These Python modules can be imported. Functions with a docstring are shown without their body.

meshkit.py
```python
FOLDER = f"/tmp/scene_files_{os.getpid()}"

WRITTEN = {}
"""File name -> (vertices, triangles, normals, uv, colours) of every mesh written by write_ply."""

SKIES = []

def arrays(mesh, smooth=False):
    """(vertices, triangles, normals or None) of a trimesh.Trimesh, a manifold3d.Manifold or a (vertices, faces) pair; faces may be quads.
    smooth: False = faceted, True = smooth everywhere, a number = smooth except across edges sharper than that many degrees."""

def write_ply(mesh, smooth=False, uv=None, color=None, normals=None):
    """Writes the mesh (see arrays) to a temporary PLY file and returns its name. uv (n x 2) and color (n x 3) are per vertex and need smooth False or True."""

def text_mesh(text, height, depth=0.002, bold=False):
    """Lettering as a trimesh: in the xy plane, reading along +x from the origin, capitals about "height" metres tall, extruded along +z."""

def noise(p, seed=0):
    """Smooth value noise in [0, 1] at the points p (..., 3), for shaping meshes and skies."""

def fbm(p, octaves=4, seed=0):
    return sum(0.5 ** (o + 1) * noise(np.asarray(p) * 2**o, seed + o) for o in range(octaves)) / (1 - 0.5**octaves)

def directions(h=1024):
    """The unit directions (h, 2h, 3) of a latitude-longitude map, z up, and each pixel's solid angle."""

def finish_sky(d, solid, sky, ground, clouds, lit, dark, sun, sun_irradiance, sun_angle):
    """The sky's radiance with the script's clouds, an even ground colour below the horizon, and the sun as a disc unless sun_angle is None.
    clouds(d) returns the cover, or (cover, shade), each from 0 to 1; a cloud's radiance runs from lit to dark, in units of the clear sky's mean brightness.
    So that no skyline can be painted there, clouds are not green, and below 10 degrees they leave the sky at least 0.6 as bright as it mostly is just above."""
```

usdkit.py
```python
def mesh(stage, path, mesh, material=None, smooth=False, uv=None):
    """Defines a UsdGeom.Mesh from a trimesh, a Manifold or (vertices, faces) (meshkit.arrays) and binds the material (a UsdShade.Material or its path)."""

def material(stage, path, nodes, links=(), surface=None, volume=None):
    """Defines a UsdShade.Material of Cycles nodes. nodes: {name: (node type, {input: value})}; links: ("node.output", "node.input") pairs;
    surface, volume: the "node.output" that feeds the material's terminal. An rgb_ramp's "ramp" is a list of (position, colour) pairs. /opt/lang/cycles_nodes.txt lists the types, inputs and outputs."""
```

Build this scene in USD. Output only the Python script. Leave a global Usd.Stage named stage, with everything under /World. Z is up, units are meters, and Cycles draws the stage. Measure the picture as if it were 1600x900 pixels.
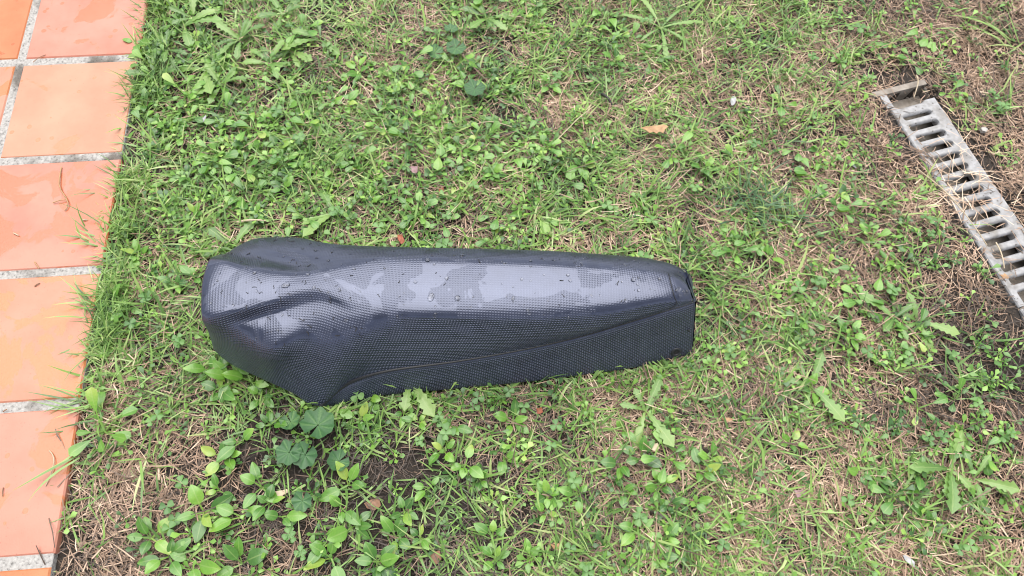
import math, random
import numpy as np, trimesh, usdkit
from pxr import Usd, UsdGeom, UsdLux, UsdShade, Sdf, Gf, Vt
from scipy.interpolate import PchipInterpolator
from shapely.geometry import Polygon, Point, box as sbox
from shapely.prepared import prep

stage = Usd.Stage.CreateInMemory()
UsdGeom.SetStageUpAxis(stage, 'Z'); UsdGeom.SetStageMetersPerUnit(stage, 1.0)
UsdGeom.Xform.Define(stage, '/World'); UsdGeom.Scope.Define(stage, '/World/Looks')
T = Sdf.ValueTypeNames
rng = np.random.default_rng(11); random.seed(5)

# ------------------------------------------------------------------ camera, sky, sun, exposure
FPX = 1155.0                                    # focal length in pixels of the 1600 px wide photograph
CAM = np.array([0.78250413, -0.9920045, 1.05099979])
PITCH, YAW, ROLL = 0.43578552, -0.1279868, 0.05342074          # tilt from straight down, heading, roll
def rot(a, b, c):
    ca, sa, cb, sb, cc, sc = np.cos(a), np.sin(a), np.cos(b), np.sin(b), np.cos(c), np.sin(c)
    return (np.array([[cb, -sb, 0], [sb, cb, 0], [0, 0, 1]]) @ np.array([[1, 0, 0], [0, ca, -sa], [0, sa, ca]])
            @ np.array([[cc, -sc, 0], [sc, cc, 0], [0, 0, 1]]))
RC = rot(PITCH, YAW, ROLL)
cam = UsdGeom.Camera.Define(stage, '/World/camera')
m4 = np.eye(4); m4[:3, :3] = RC.T; m4[3, :3] = CAM
cam.AddTransformOp().Set(Gf.Matrix4d(m4.tolist()))
cam.CreateHorizontalApertureAttr(36.0); cam.CreateVerticalApertureAttr(20.25)
cam.CreateFocalLengthAttr(36.0 * FPX / 1600); cam.CreateClippingRangeAttr(Gf.Vec2f(0.05, 1000))
cam.CreateExposureAttr(1.95)

SUN_EL, SUN_AZ = math.radians(74), math.radians(0)          # azimuth: atan2(x, y)
SKY_STRENGTH, SUN_INT = 0.075, 0.40
sky = UsdLux.DomeLight.Define(stage, '/World/sky')
sky.GetPrim().SetCustomDataByKey('kind', 'structure')
skym = usdkit.material(stage, '/World/Looks/sky', {
    'sky': ('sky_texture', {'sky_type': 'single_scattering', 'sun_disc': False, 'sun_elevation': SUN_EL, 'sun_rotation': SUN_AZ}),
    'bw': ('rgb_to_bw', {}), 'tc': ('texture_coordinate', {}),
    'n': ('noise_texture', {'scale': 2.2, 'detail': 5, 'roughness': .55}),
    'cl': ('rgb_ramp', {'ramp': [(.3, (.86, .88, .95)), (.7, (1.25, 1.24, 1.22))]}),
    'mul': ('mix', {'mix_type': 'multiply', 'fac': 1.0}),
    'mx': ('mix', {'mix_type': 'mix', 'fac': .86}),
    'bg': ('background_shader', {'strength': SKY_STRENGTH})},
    [('sky.color', 'bw.color'), ('tc.generated', 'n.vector'), ('n.fac', 'cl.fac'), ('bw.val', 'mul.color1'), ('cl.color', 'mul.color2'),
     ('sky.color', 'mx.color1'), ('mul.color', 'mx.color2'), ('mx.color', 'bg.color')], surface='bg.background')
UsdShade.MaterialBindingAPI.Apply(sky.GetPrim()).Bind(skym)
sun = UsdLux.DistantLight.Define(stage, '/World/sun')
sun.CreateNormalizeAttr(True); sun.CreateIntensityAttr(SUN_INT); sun.CreateAngleAttr(74.0); sun.CreateColorAttr(Gf.Vec3f(1, .96, .9))
sun.AddRotateZOp().Set(-math.degrees(SUN_AZ)); sun.AddRotateXOp().Set(-(90 - math.degrees(SUN_EL)))

# ------------------------------------------------------------------ helpers
def W(px, py, z=-.01):
    """The point at height z that the photograph shows at (px, py)."""
    d = RC @ np.array([(px - 800) / FPX, (450 - py) / FPX, -1.0])
    return CAM + d * (z - CAM[2]) / d[2]
def PX(p):
    c = (np.atleast_2d(p) - CAM) @ RC
    return np.stack([800 + FPX * c[:, 0] / -c[:, 2], 450 - FPX * c[:, 1] / -c[:, 2]], 1)
used = {}
def path_for(name, parent='/World'):
    k = (parent, name); n = used.get(k, 0); used[k] = n + 1
    return f'{parent}/{name}' + (f'_{n:03d}' if n else '')
def tag(p, label=None, cat=None, group=None, kind=None):
    p = p.GetPrim() if hasattr(p, 'GetPrim') else p
    for k, v in (('label', label), ('category', cat), ('group', group), ('kind', kind)):
        if v: p.SetCustomDataByKey(k, v)
    return p
def pth(o):
    return '/World' if o is None else (o if isinstance(o, str) else str((o.GetPrim() if hasattr(o, 'GetPrim') else o).GetPath()))
def obj(name, mesh, mat, parent=None, smooth=False, tone=None, uv=None):
    m = usdkit.mesh(stage, path_for(name, pth(parent)), mesh, mat, smooth=smooth, uv=uv)
    if tone is not None:
        UsdGeom.PrimvarsAPI(m).CreatePrimvar('tone', T.FloatArray, 'vertex').Set(Vt.FloatArray.FromNumpy(np.asarray(tone, np.float32)))
    return m
def xform(path, loc=None, rz=None, s=None):
    x = UsdGeom.Xform.Define(stage, path)
    if loc is not None: x.AddTranslateOp().Set(Gf.Vec3d(*map(float, loc)))
    if rz is not None: x.AddRotateZOp().Set(float(math.degrees(rz)))
    if s is not None: x.AddScaleOp().Set(Gf.Vec3f(s, s, s))
    return x
class MB:
    """Collects vertices, faces, tones and uvs."""
    def __init__(s): s.v, s.f, s.t, s.u, s.n = [], [], [], [], 0
    def add(s, v, f, t=0.5, u=None):
        v = np.asarray(v, float); s.v.append(v); s.f.append(np.asarray(f, int) + s.n); s.n += len(v)
        s.t.append(np.full(len(v), t) if np.ndim(t) == 0 else np.asarray(t)); s.u.append(np.zeros((len(v), 2)) if u is None else u)
    def mesh(s): return trimesh.Trimesh(np.vstack(s.v), np.vstack(s.f), process=False)
    def build(s, name, mat, parent=None, smooth=False):
        return obj(name, s.mesh(), mat, parent, smooth, np.concatenate(s.t), np.vstack(s.u))
def grid_faces(n, m):
    i, j = np.meshgrid(np.arange(n - 1), np.arange(m - 1), indexing='ij'); a = (i * m + j).ravel()
    return np.vstack([np.stack([a, a + m, a + m + 1], 1), np.stack([a, a + m + 1, a + 1], 1)])
def rbox(x0, x1, y0, y1, z0, z1, b=.002):
    """A box with chamfered upper edges."""
    v = [(x0, y0, z0), (x1, y0, z0), (x1, y1, z0), (x0, y1, z0), (x0, y0, z1 - b), (x1, y0, z1 - b), (x1, y1, z1 - b), (x0, y1, z1 - b),
         (x0 + b, y0 + b, z1), (x1 - b, y0 + b, z1), (x1 - b, y1 - b, z1), (x0 + b, y1 - b, z1)]
    f = [(3, 2, 1, 0)] + [(i, (i + 1) % 4, 4 + (i + 1) % 4, 4 + i) for i in range(4)] + [(4 + i, 4 + (i + 1) % 4, 8 + (i + 1) % 4, 8 + i) for i in range(4)] + [(8, 9, 10, 11)]
    return (np.array(v), np.array(f))
def tube(pts, r, k=6):
    pts = np.asarray(pts, float); n = len(pts); r = np.broadcast_to(r, n)
    d = np.gradient(pts, axis=0); d /= np.linalg.norm(d, axis=1)[:, None] + 1e-12
    a = np.cross(d, [0.13, .21, .97]); a /= np.linalg.norm(a, axis=1)[:, None] + 1e-12; b = np.cross(d, a)
    th = np.arange(k) * 2 * np.pi / k
    v = (pts[:, None] + r[:, None, None] * (np.cos(th)[None, :, None] * a[:, None] + np.sin(th)[None, :, None] * b[:, None])).reshape(-1, 3)
    f = []
    for i in range(n - 1):
        for j in range(k): f.append((i * k + j, i * k + (j + 1) % k, (i + 1) * k + (j + 1) % k, (i + 1) * k + j))
    f = np.array(f); f = np.vstack([f[:, [0, 1, 2]], f[:, [0, 2, 3]]])
    caps = [(0, j + 1, j) for j in range(1, k - 1)] + [((n - 1) * k, (n - 1) * k + j, (n - 1) * k + j + 1) for j in range(1, k - 1)]
    return v, np.vstack([f, caps])

# ------------------------------------------------------------------ materials
def mat(name, nodes, links, surface): return usdkit.material(stage, '/World/Looks/' + name, nodes, links, surface=surface)
def leaf_mat(name, ramp, rough=.42, trans=.28, vein=.25, fine=False):
    nodes, links = {
        'a': ('attribute', {'attribute': 'tone'}), 'oi': ('object_info', {}), 'g': ('geometry', {}),
        'big': ('noise_texture', {'scale': 9.0, 'detail': 2}), 'fine': ('noise_texture', {'scale': 420.0, 'detail': 3}),
        's1': ('math', {'math_type': 'multiply_add', 'value2': .34, 'value3': -.17}),
        's2': ('math', {'math_type': 'multiply_add', 'value2': .7, 'value3': -.35}),
        's3': ('math', {'math_type': 'multiply_add', 'value2': .3, 'value3': -.15}),
        'a1': ('math', {'math_type': 'add'}), 'a2': ('math', {'math_type': 'add'}), 'a3': ('math', {'math_type': 'add', 'use_clamp': True}),
        'r': ('rgb_ramp', {'ramp': ramp}),
        'uv': ('uvmap', {'attribute': 'st'}), 'sx': ('separate_xyz', {}), 'ab': ('math', {'math_type': 'absolute'}),
        'vm': ('map_range', {'value': 0, 'from_min': 0.02, 'from_max': .14, 'to_min': vein, 'to_max': 0, 'clamp': True}),
        'vc': ('mix', {'mix_type': 'mix', 'color2': (.30, .40, .14)}),
        'p': ('principled_bsdf', {'roughness': rough, 'specular_ior_level': .7}),
        't': ('translucent_bsdf', {}), 'tm': ('mix', {'mix_type': 'multiply', 'fac': 1.0, 'color2': (1.25, 1.2, .55)}),
        'mx': ('mix_closure', {'fac': trans}),
        'bp': ('bump', {'strength': .25, 'distance': .0006})}, \
        [('oi.random', 's1.value1'), ('g.position', 'big.vector'), ('g.position', 'fine.vector'), ('big.fac', 's2.value1'), ('fine.fac', 's3.value1'),
         ('a.fac', 'a1.value1'), ('s1.value', 'a1.value2'), ('a1.value', 'a2.value1'), ('s2.value', 'a2.value2'), ('a2.value', 'a3.value1'), ('s3.value', 'a3.value2'),
         ('a3.value', 'r.fac'), ('uv.UV', 'sx.vector'), ('sx.y', 'ab.value1'), ('ab.value', 'vm.value'), ('vm.result', 'vc.fac'), ('r.color', 'vc.color1'),
         ('fine.fac', 'bp.height'), ('bp.normal', 'p.normal'),
         ('vc.color', 'p.base_color'), ('vc.color', 'tm.color1'), ('tm.color', 't.color'), ('p.BSDF', 'mx.closure1'), ('t.BSDF', 'mx.closure2')]
    if not fine:                                # blades too small to show it
        for k in ('fine', 'bp', 's3'): del nodes[k]
        links = [l for l in links if not any(e.split('.')[0] in ('fine', 'bp', 's3') for e in l)]
        nodes['a3'][1]['value2'] = 0.0
    if vein == 0:
        for k in ('uv', 'sx', 'ab', 'vm', 'vc'): del nodes[k]
        links = [l for l in links if not any(e.split('.')[0] in ('uv', 'sx', 'ab', 'vm', 'vc') for e in l)] + [('r.color', 'p.base_color'), ('r.color', 'tm.color1')]
    return mat(name, nodes, links, 'mx.closure')
GRASS = leaf_mat('grass_blade', [(0, (.035, .080, .022)), (.35, (.118, .232, .052)), (.7, (.235, .385, .10)), (1, (.42, .49, .22))], vein=0)
STRAW = leaf_mat('dry_straw', [(0, (.035, .021, .014)), (.3, (.17, .105, .066)), (.62, (.40, .265, .185)), (1, (.68, .54, .41))], rough=.6, trans=.1, vein=0)
SMALL = leaf_mat('small_leaf', [(0, (.045, .12, .03)), (.4, (.138, .29, .05)), (.75, (.25, .44, .085)), (1, (.40, .50, .14))], trans=.25, vein=0)
PLANT = leaf_mat('plantain_leaf', [(0, (.035, .105, .022)), (.4, (.085, .22, .03)), (.75, (.165, .34, .045)), (1, (.30, .40, .08))], rough=.34, vein=.35, fine=True)
DANDE = leaf_mat('lobed_leaf', [(0, (.05, .12, .035)), (.5, (.14, .27, .055)), (1, (.25, .37, .11))], vein=.5, fine=True)
MALLOW = leaf_mat('mallow_leaf', [(0, (.012, .050, .016)), (.5, (.036, .115, .034)), (1, (.16, .29, .09))], rough=.62, vein=0, trans=.18, fine=True)
CLOVER = leaf_mat('clover_leaf', [(0, (.045, .12, .038)), (.5, (.11, .245, .06)), (1, (.18, .32, .10))], rough=.5, vein=0)
BLUISH = leaf_mat('bluish_grass', [(0, (.03, .08, .04)), (.5, (.07, .15, .07)), (1, (.14, .24, .11))], vein=0)

SOIL = mat('soil', {
    'g': ('geometry', {}), 'n1': ('noise_texture', {'scale': 6, 'detail': 3}), 'n2': ('noise_texture', {'scale': 90, 'detail': 6, 'roughness': .65}),
    'mp': ('mapping', {'scale': (60, 420, 60), 'rotation': (0, 0, .5)}), 'n3': ('noise_texture', {'scale': 1.0, 'detail': 3, 'distortion': 2.5}),
    'r1': ('rgb_ramp', {'ramp': [(.3, (.010, .007, .006)), (.7, (.028, .019, .014))]}),
    'r2': ('rgb_ramp', {'ramp': [(.3, (.005, .004, .003)), (.55, (.022, .015, .011)), (.75, (.08, .055, .038))]}),
    'mx': ('mix', {'fac': .6}), 'r3': ('rgb_ramp', {'ramp': [(.56, (0, 0, 0)), (.66, (.55, .55, .55))]}), 'mx2': ('mix', {'color2': (.10, .07, .045)}),
    'p': ('principled_bsdf', {'roughness': .78}), 'b': ('bump', {'strength': 1.0, 'distance': .009})},
    [('g.position', 'n1.vector'), ('g.position', 'n2.vector'), ('g.position', 'mp.vector'), ('mp.vector', 'n3.vector'), ('n1.fac', 'r1.fac'), ('n2.fac', 'r2.fac'),
     ('r1.color', 'mx.color1'), ('r2.color', 'mx.color2'), ('n3.fac', 'r3.fac'), ('r3.color', 'mx2.fac'), ('mx.color', 'mx2.color1'), ('mx2.color', 'p.base_color'),
     ('n2.fac', 'b.height'), ('b.normal', 'p.normal')], 'p.BSDF')
def tile_mat(name, c1, c2, wet, cover, off):
    """Terracotta: two clay tones in soft clouds, darker orange damp patches and splashes."""
    return mat(name, {
        'g': ('geometry', {}), 'mp': ('mapping', {'location': off}),
        'n1': ('noise_texture', {'scale': 8, 'detail': 6, 'roughness': .6}), 'n2': ('noise_texture', {'scale': 11, 'detail': 5, 'roughness': .55, 'distortion': .7}),
        'n3': ('noise_texture', {'scale': 380, 'detail': 2}), 'v': ('voronoi_texture', {'scale': 33, 'randomness': 1}), 'vn': ('noise_texture', {'scale': 60, 'detail': 2}),
        'va': ('math', {'math_type': 'multiply_add', 'value2': .22}),
        'r1': ('rgb_ramp', {'ramp': [(.38, c1), (.62, c2)]}),
        'w1': ('rgb_ramp', {'ramp': [(cover, (0, 0, 0)), (cover + .030, (.85, .85, .85))]}),
        'w2': ('rgb_ramp', {'ramp': [(.235, (.8, .8, .8)), (.26, (0, 0, 0))]}),
        'wm': ('mix', {'mix_type': 'lighten', 'fac': 1.0}), 'm1': ('mix', {'color2': wet}),
        'sp': ('rgb_ramp', {'ramp': [(.27, (.45, .4, .38)), (.33, (1, 1, 1))]}), 'm2': ('mix', {'mix_type': 'multiply', 'fac': .5}),
        'rr': ('map_range', {'from_min': 0, 'from_max': 1, 'to_min': .5, 'to_max': .18}),
        'p': ('principled_bsdf', {'specular_ior_level': .5}), 'b': ('bump', {'strength': .12, 'distance': .0008})},
        [('g.position', 'mp.vector')] + [('mp.vector', f'{k}.vector') for k in ('n1', 'n2', 'n3', 'v', 'vn')] +
        [('n1.fac', 'r1.fac'), ('n2.fac', 'w1.fac'), ('vn.fac', 'va.value1'), ('v.distance', 'va.value3'), ('va.value', 'w2.fac'), ('w1.color', 'wm.color1'), ('w2.color', 'wm.color2'),
         ('wm.color', 'm1.fac'), ('r1.color', 'm1.color1'), ('n3.fac', 'sp.fac'), ('m1.color', 'm2.color1'), ('sp.color', 'm2.color2'), ('m2.color', 'p.base_color'),
         ('wm.color', 'rr.value'), ('rr.result', 'p.roughness'), ('n3.fac', 'b.height'), ('b.normal', 'p.normal')], 'p.BSDF')
ORG, WET = (0.387, 0.154, 0.065), (0.378, 0.131, 0.053)
TILES = {'orange': tile_mat('tile_orange', (0.363, 0.105, 0.035), (0.400, 0.152, 0.062), (0.335, 0.085, 0.025), .56, (0, 0, 0)),
         'pink': tile_mat('tile_pink', (0.385, 0.131, 0.087), (0.409, 0.180, 0.133), (0.372, 0.113, 0.050), .56, (3, 1, 0)),
         'pale': tile_mat('tile_pale', (0.400, 0.168, 0.104), (0.418, 0.211, 0.137), (0.390, 0.143, 0.062), .64, (5, 2, 0)),
         'damp': tile_mat('tile_damp', (0.381, 0.131, 0.092), (0.413, 0.180, 0.129), (0.363, 0.099, 0.040), .49, (8.3, 4, 0)),
         'streak': tile_mat('tile_streak', (0.409, 0.189, 0.129), (0.400, 0.156, 0.096), (0.390, 0.139, 0.046), .50, (2.2, 7, 0)),
         'spot': tile_mat('tile_spot', (0.405, 0.180, 0.129), (0.390, 0.147, 0.100), (0.372, 0.122, 0.046), .55, (4.4, 3, 0))}
GROUT = mat('grout', {
    'g': ('geometry', {}), 'n': ('noise_texture', {'scale': 260, 'detail': 3}), 'v': ('voronoi_texture', {'scale': 170}), 'n2': ('noise_texture', {'scale': 11, 'detail': 3}),
    'r': ('rgb_ramp', {'ramp': [(.30, (.12, .115, .11)), (.42, (.26, .25, .24)), (.7, (.37, .36, .345))]}),
    'r2': ('rgb_ramp', {'ramp': [(.53, (1, 1, 1)), (.63, (.34, .31, .28))]}), 'm': ('mix', {'mix_type': 'multiply', 'fac': 1.0}),
    'p': ('principled_bsdf', {'roughness': .8}), 'b': ('bump', {'strength': .8, 'distance': .002})},
    [('g.position', 'n.vector'), ('g.position', 'v.vector'), ('g.position', 'n2.vector'), ('n.fac', 'r.fac'), ('n2.fac', 'r2.fac'), ('r.color', 'm.color1'), ('r2.color', 'm.color2'),
     ('m.color', 'p.base_color'), ('n.fac', 'b.height'), ('b.normal', 'p.normal')], 'p.BSDF')
GRATE = mat('weathered_grate', {
    'g': ('geometry', {}), 'n': ('noise_texture', {'scale': 130, 'detail': 4}), 'n2': ('noise_texture', {'scale': 24, 'detail': 4}), 'v': ('voronoi_texture', {'scale': 95}),
    'r': ('rgb_ramp', {'ramp': [(.3, (.21, .21, .217)), (.7, (.31, .31, .32))]}), 'r2': ('rgb_ramp', {'ramp': [(.52, (1, 1, 1)), (.72, (.52, .46, .38))]}),
    'r3': ('rgb_ramp', {'ramp': [(.13, (.38, .35, .32)), (.2, (1, 1, 1))]}), 'm': ('mix', {'mix_type': 'multiply', 'fac': 1.0}), 'm2': ('mix', {'mix_type': 'multiply', 'fac': .9}),
    'p': ('principled_bsdf', {'roughness': .55}), 'b': ('bump', {'strength': .4, 'distance': .001})},
    [('g.position', 'n.vector'), ('g.position', 'n2.vector'), ('g.position', 'v.vector'), ('n.fac', 'r.fac'), ('n2.fac', 'r2.fac'), ('v.distance', 'r3.fac'),
     ('r.color', 'm.color1'), ('r2.color', 'm.color2'), ('m.color', 'm2.color1'), ('r3.color', 'm2.color2'), ('m2.color', 'p.base_color'), ('n.fac', 'b.height'), ('b.normal', 'p.normal')], 'p.BSDF')
CONC = mat('dirty_concrete', {
    'g': ('geometry', {}), 'n': ('noise_texture', {'scale': 60, 'detail': 5}), 'r': ('rgb_ramp', {'ramp': [(.3, (.13, .11, .09)), (.7, (.28, .25, .22))]}),
    'p': ('principled_bsdf', {'roughness': .85}), 'b': ('bump', {'strength': .6, 'distance': .003})},
    [('g.position', 'n.vector'), ('n.fac', 'r.fac'), ('r.color', 'p.base_color'), ('n.fac', 'b.height'), ('b.normal', 'p.normal')], 'p.BSDF')
def weave(name, base, wet=True):
    """Black vinyl embossed with a fine square grid; damp patches fill the grid and shine more."""
    return mat(name, {
        'uv': ('uvmap', {'attribute': 'st'}), 'sx': ('separate_xyz', {}),
        'fx': ('math', {'math_type': 'multiply', 'value2': 2 * math.pi / .0039}), 'fy': ('math', {'math_type': 'multiply', 'value2': 2 * math.pi / .0035}),
        'cx': ('math', {'math_type': 'cosine'}), 'cy': ('math', {'math_type': 'cosine'}),
        'hx': ('math', {'math_type': 'multiply_add', 'value2': .5, 'value3': .5}), 'hy': ('math', {'math_type': 'multiply_add', 'value2': .5, 'value3': .5}),
        'h': ('math', {'math_type': 'multiply'}), 'hp': ('math', {'math_type': 'power', 'value2': .7}),
        'e0': ('map_range', {'range_type': 'smoothstep', 'from_min': .006, 'from_max': .02, 'to_min': 0, 'to_max': 1, 'clamp': True}),
        'e1': ('map_range', {'range_type': 'smoothstep', 'from_min': .655, 'from_max': .664, 'to_min': 1, 'to_max': .08, 'clamp': True}),
        'ee': ('math', {'math_type': 'multiply'}), 'he': ('math', {'math_type': 'multiply'}),
        'nw': ('noise_texture', {'scale': 15, 'detail': 4, 'roughness': .5, 'distortion': .9}),
        'wet': ('rgb_ramp', {'ramp': [(.475, (0, 0, 0)), (.486, (1, 1, 1))]}),
        'bs': ('map_range', {'from_min': 0, 'from_max': 1, 'to_min': .42, 'to_max': .13}),
        'ro': ('map_range', {'from_min': 0, 'from_max': 1, 'to_min': .36, 'to_max': .22}),
        'dust': ('noise_texture', {'scale': 55, 'detail': 5}), 'dr': ('rgb_ramp', {'ramp': [(.35, base), (.75, tuple(b * 1.7 + .004 for b in base))]}),
        'ge': ('geometry', {}), 'gz': ('separate_xyz', {}), 'sl': ('map_range', {'range_type': 'smoothstep', 'from_min': .25, 'from_max': .9, 'to_min': 4.6, 'to_max': 1.0, 'clamp': True}), 'bm': ('math', {'math_type': 'multiply'}), 'wt': ('map_range', {'range_type': 'smoothstep', 'from_min': .55, 'from_max': .8, 'to_min': .0, 'to_max': 1.0, 'clamp': True}), 'wm': ('math', {'math_type': 'multiply'}),   # the water film stays on top and has run off the sides
        'b': ('bump', {'distance': .0008}), 'fold': ('noise_texture', {'scale': 26, 'detail': 3}), 'b2': ('bump', {'strength': .22, 'distance': .003}),
        'p': ('principled_bsdf', {'ior': 1.86, 'specular_tint': (.70, .76, 1.0), 'specular_ior_level': .5, 'coat_weight': .12, 'coat_roughness': .2})},
        [('uv.UV', 'sx.vector'), ('sx.x', 'fx.value1'), ('sx.y', 'fy.value1'), ('fx.value', 'cx.value1'), ('fy.value', 'cy.value1'), ('cx.value', 'hx.value1'), ('cy.value', 'hy.value1'),
         ('hx.value', 'h.value1'), ('hy.value', 'h.value2'), ('h.value', 'hp.value1'), ('sx.x', 'e0.value'), ('sx.x', 'e1.value'), ('e0.result', 'ee.value1'), ('e1.result', 'ee.value2'),
         ('hp.value', 'he.value1'), ('ee.value', 'he.value2'), ('uv.UV', 'nw.vector'), ('nw.fac', 'wet.fac'), ('wet.color', 'wm.value1'), ('gz.z', 'wt.value'), ('wt.result', 'wm.value2'), ('wm.value', 'bs.value'), ('wm.value', 'ro.value'),
         ('uv.UV', 'dust.vector'), ('dust.fac', 'dr.fac'), ('dr.color', 'p.base_color'), ('he.value', 'b.height'), ('bs.result', 'bm.value1'), ('ge.normal', 'gz.vector'), ('gz.z', 'sl.value'), ('sl.result', 'bm.value2'), ('bm.value', 'b.strength'), ('uv.UV', 'fold.vector'), ('fold.fac', 'b2.height'),
         ('b2.normal', 'b.normal'), ('b.normal', 'p.normal'), ('b2.normal', 'p.coat_normal'), ('ro.result', 'p.roughness')], 'p.BSDF')
SEAT = weave('seat_vinyl', (.009, .0115, .022))
RUBBER = mat('black_trim', {'p': ('principled_bsdf', {'base_color': (.010, .011, .014), 'roughness': .5, 'ior': 1.45})}, [], 'p.BSDF')
HOLE = mat('dark_hole', {'p': ('principled_bsdf', {'base_color': (.004, .004, .004), 'roughness': .8})}, [], 'p.BSDF')
WATER = mat('water', {'p': ('principled_bsdf', {'base_color': (1, 1, 1), 'roughness': .02, 'ior': 1.33, 'transmission_weight': 1.0})}, [], 'p.BSDF')
def plain(name, c1, c2, rough=.6, scale=120):
    return mat(name, {'g': ('geometry', {}), 'n': ('noise_texture', {'scale': scale, 'detail': 4}), 'r': ('rgb_ramp', {'ramp': [(.3, c1), (.7, c2)]}), 'p': ('principled_bsdf', {'roughness': rough}),
        'b': ('bump', {'strength': .4, 'distance': .001})},
        [('g.position', 'n.vector'), ('n.fac', 'r.fac'), ('r.color', 'p.base_color'), ('n.fac', 'b.height'), ('b.normal', 'p.normal')], 'p.BSDF')
TAN, BROWN, RED, WHITE, MAUVE, TWIG, CREAM, STONE = (plain('dead_leaf_tan', (.26, .145, .07), (.38, .235, .115)), plain('dead_leaf_brown', (.16, .085, .05), (.26, .14, .08)),
    plain('dead_leaf_red', (.20, .05, .025), (.32, .10, .05)), plain('white_petal', (.27, .27, .28), (.40, .40, .42)), plain('mauve_leaf', (.22, .13, .14), (.34, .22, .23)),
    plain('dark_twig', (.008, .008, .008), (.03, .026, .022)), plain('cream_scrap', (.34, .27, .18), (.48, .40, .29)), plain('pebble_grey', (.22, .21, .2), (.4, .38, .36)))

# ------------------------------------------------------------------ ground
DA, DN = np.array([.221, -.975]), np.array([.975, .221])             # along and across the drain
def drain(s, n): return DA * s + DN * n                                # a point from (along, across)
N0, N1, S0, S1 = 1.4737, 1.5660, .5045, 1.60                            # the channel's inside
def hgt(x, y):
    """Height of the soil."""
    h = -.014 + .0045 * np.sin(7 * x + 2 * y) * np.sin(5 * y - 3 * x + 1) + .003 * np.sin(31 * x + 4 * np.sin(17 * y)) * np.sin(29 * y + 3 * np.sin(23 * x)) + .0016 * np.sin(83 * x + 40 * y) * np.sin(71 * y - 33 * x)
    e = np.clip((x - .215) / .06, 0, 1); h = h * e + (-.012) * (1 - e)
    n, s = .975 * x + .221 * y, .221 * x - .975 * y
    d = np.maximum(np.maximum(N0 - n, n - N1), S0 - s); k = np.clip(d / .06, 0, 1)
    return h * k + (-.010) * (1 - k)
xs = np.unique(np.concatenate([[-60, -20, -8, -4, -2, -1.2], np.arange(-.8, .2, .2), np.arange(.2, 2.6, .0085), np.arange(2.7, 4, .2), [5, 8, 20, 60]]))
ys = np.unique(np.concatenate([[-60, -20, -8, -4, -2.4], np.arange(-2, -1.4, .1), np.arange(-1.4, .8, .0085), np.arange(.9, 3, .2), [4, 8, 20, 60]]))
gx, gy = np.meshgrid(xs, ys, indexing='ij')
gn, gs = .975 * gx + .221 * gy, .221 * gx - .975 * gy
inside = (gn > N0 + .002) & (gn < N1 - .002) & (gs > S0 + .002) & (gs < S1)
gz = np.where(inside, -.12, hgt(gx, gy)); gz = np.where(gx < .2, -.03, gz)
tag(obj('ground', (np.stack([gx, gy, gz], -1).reshape(-1, 3), grid_faces(len(xs), len(ys))), SOIL, smooth=True), 'dark brown soil under the lawn', kind='structure')

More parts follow.
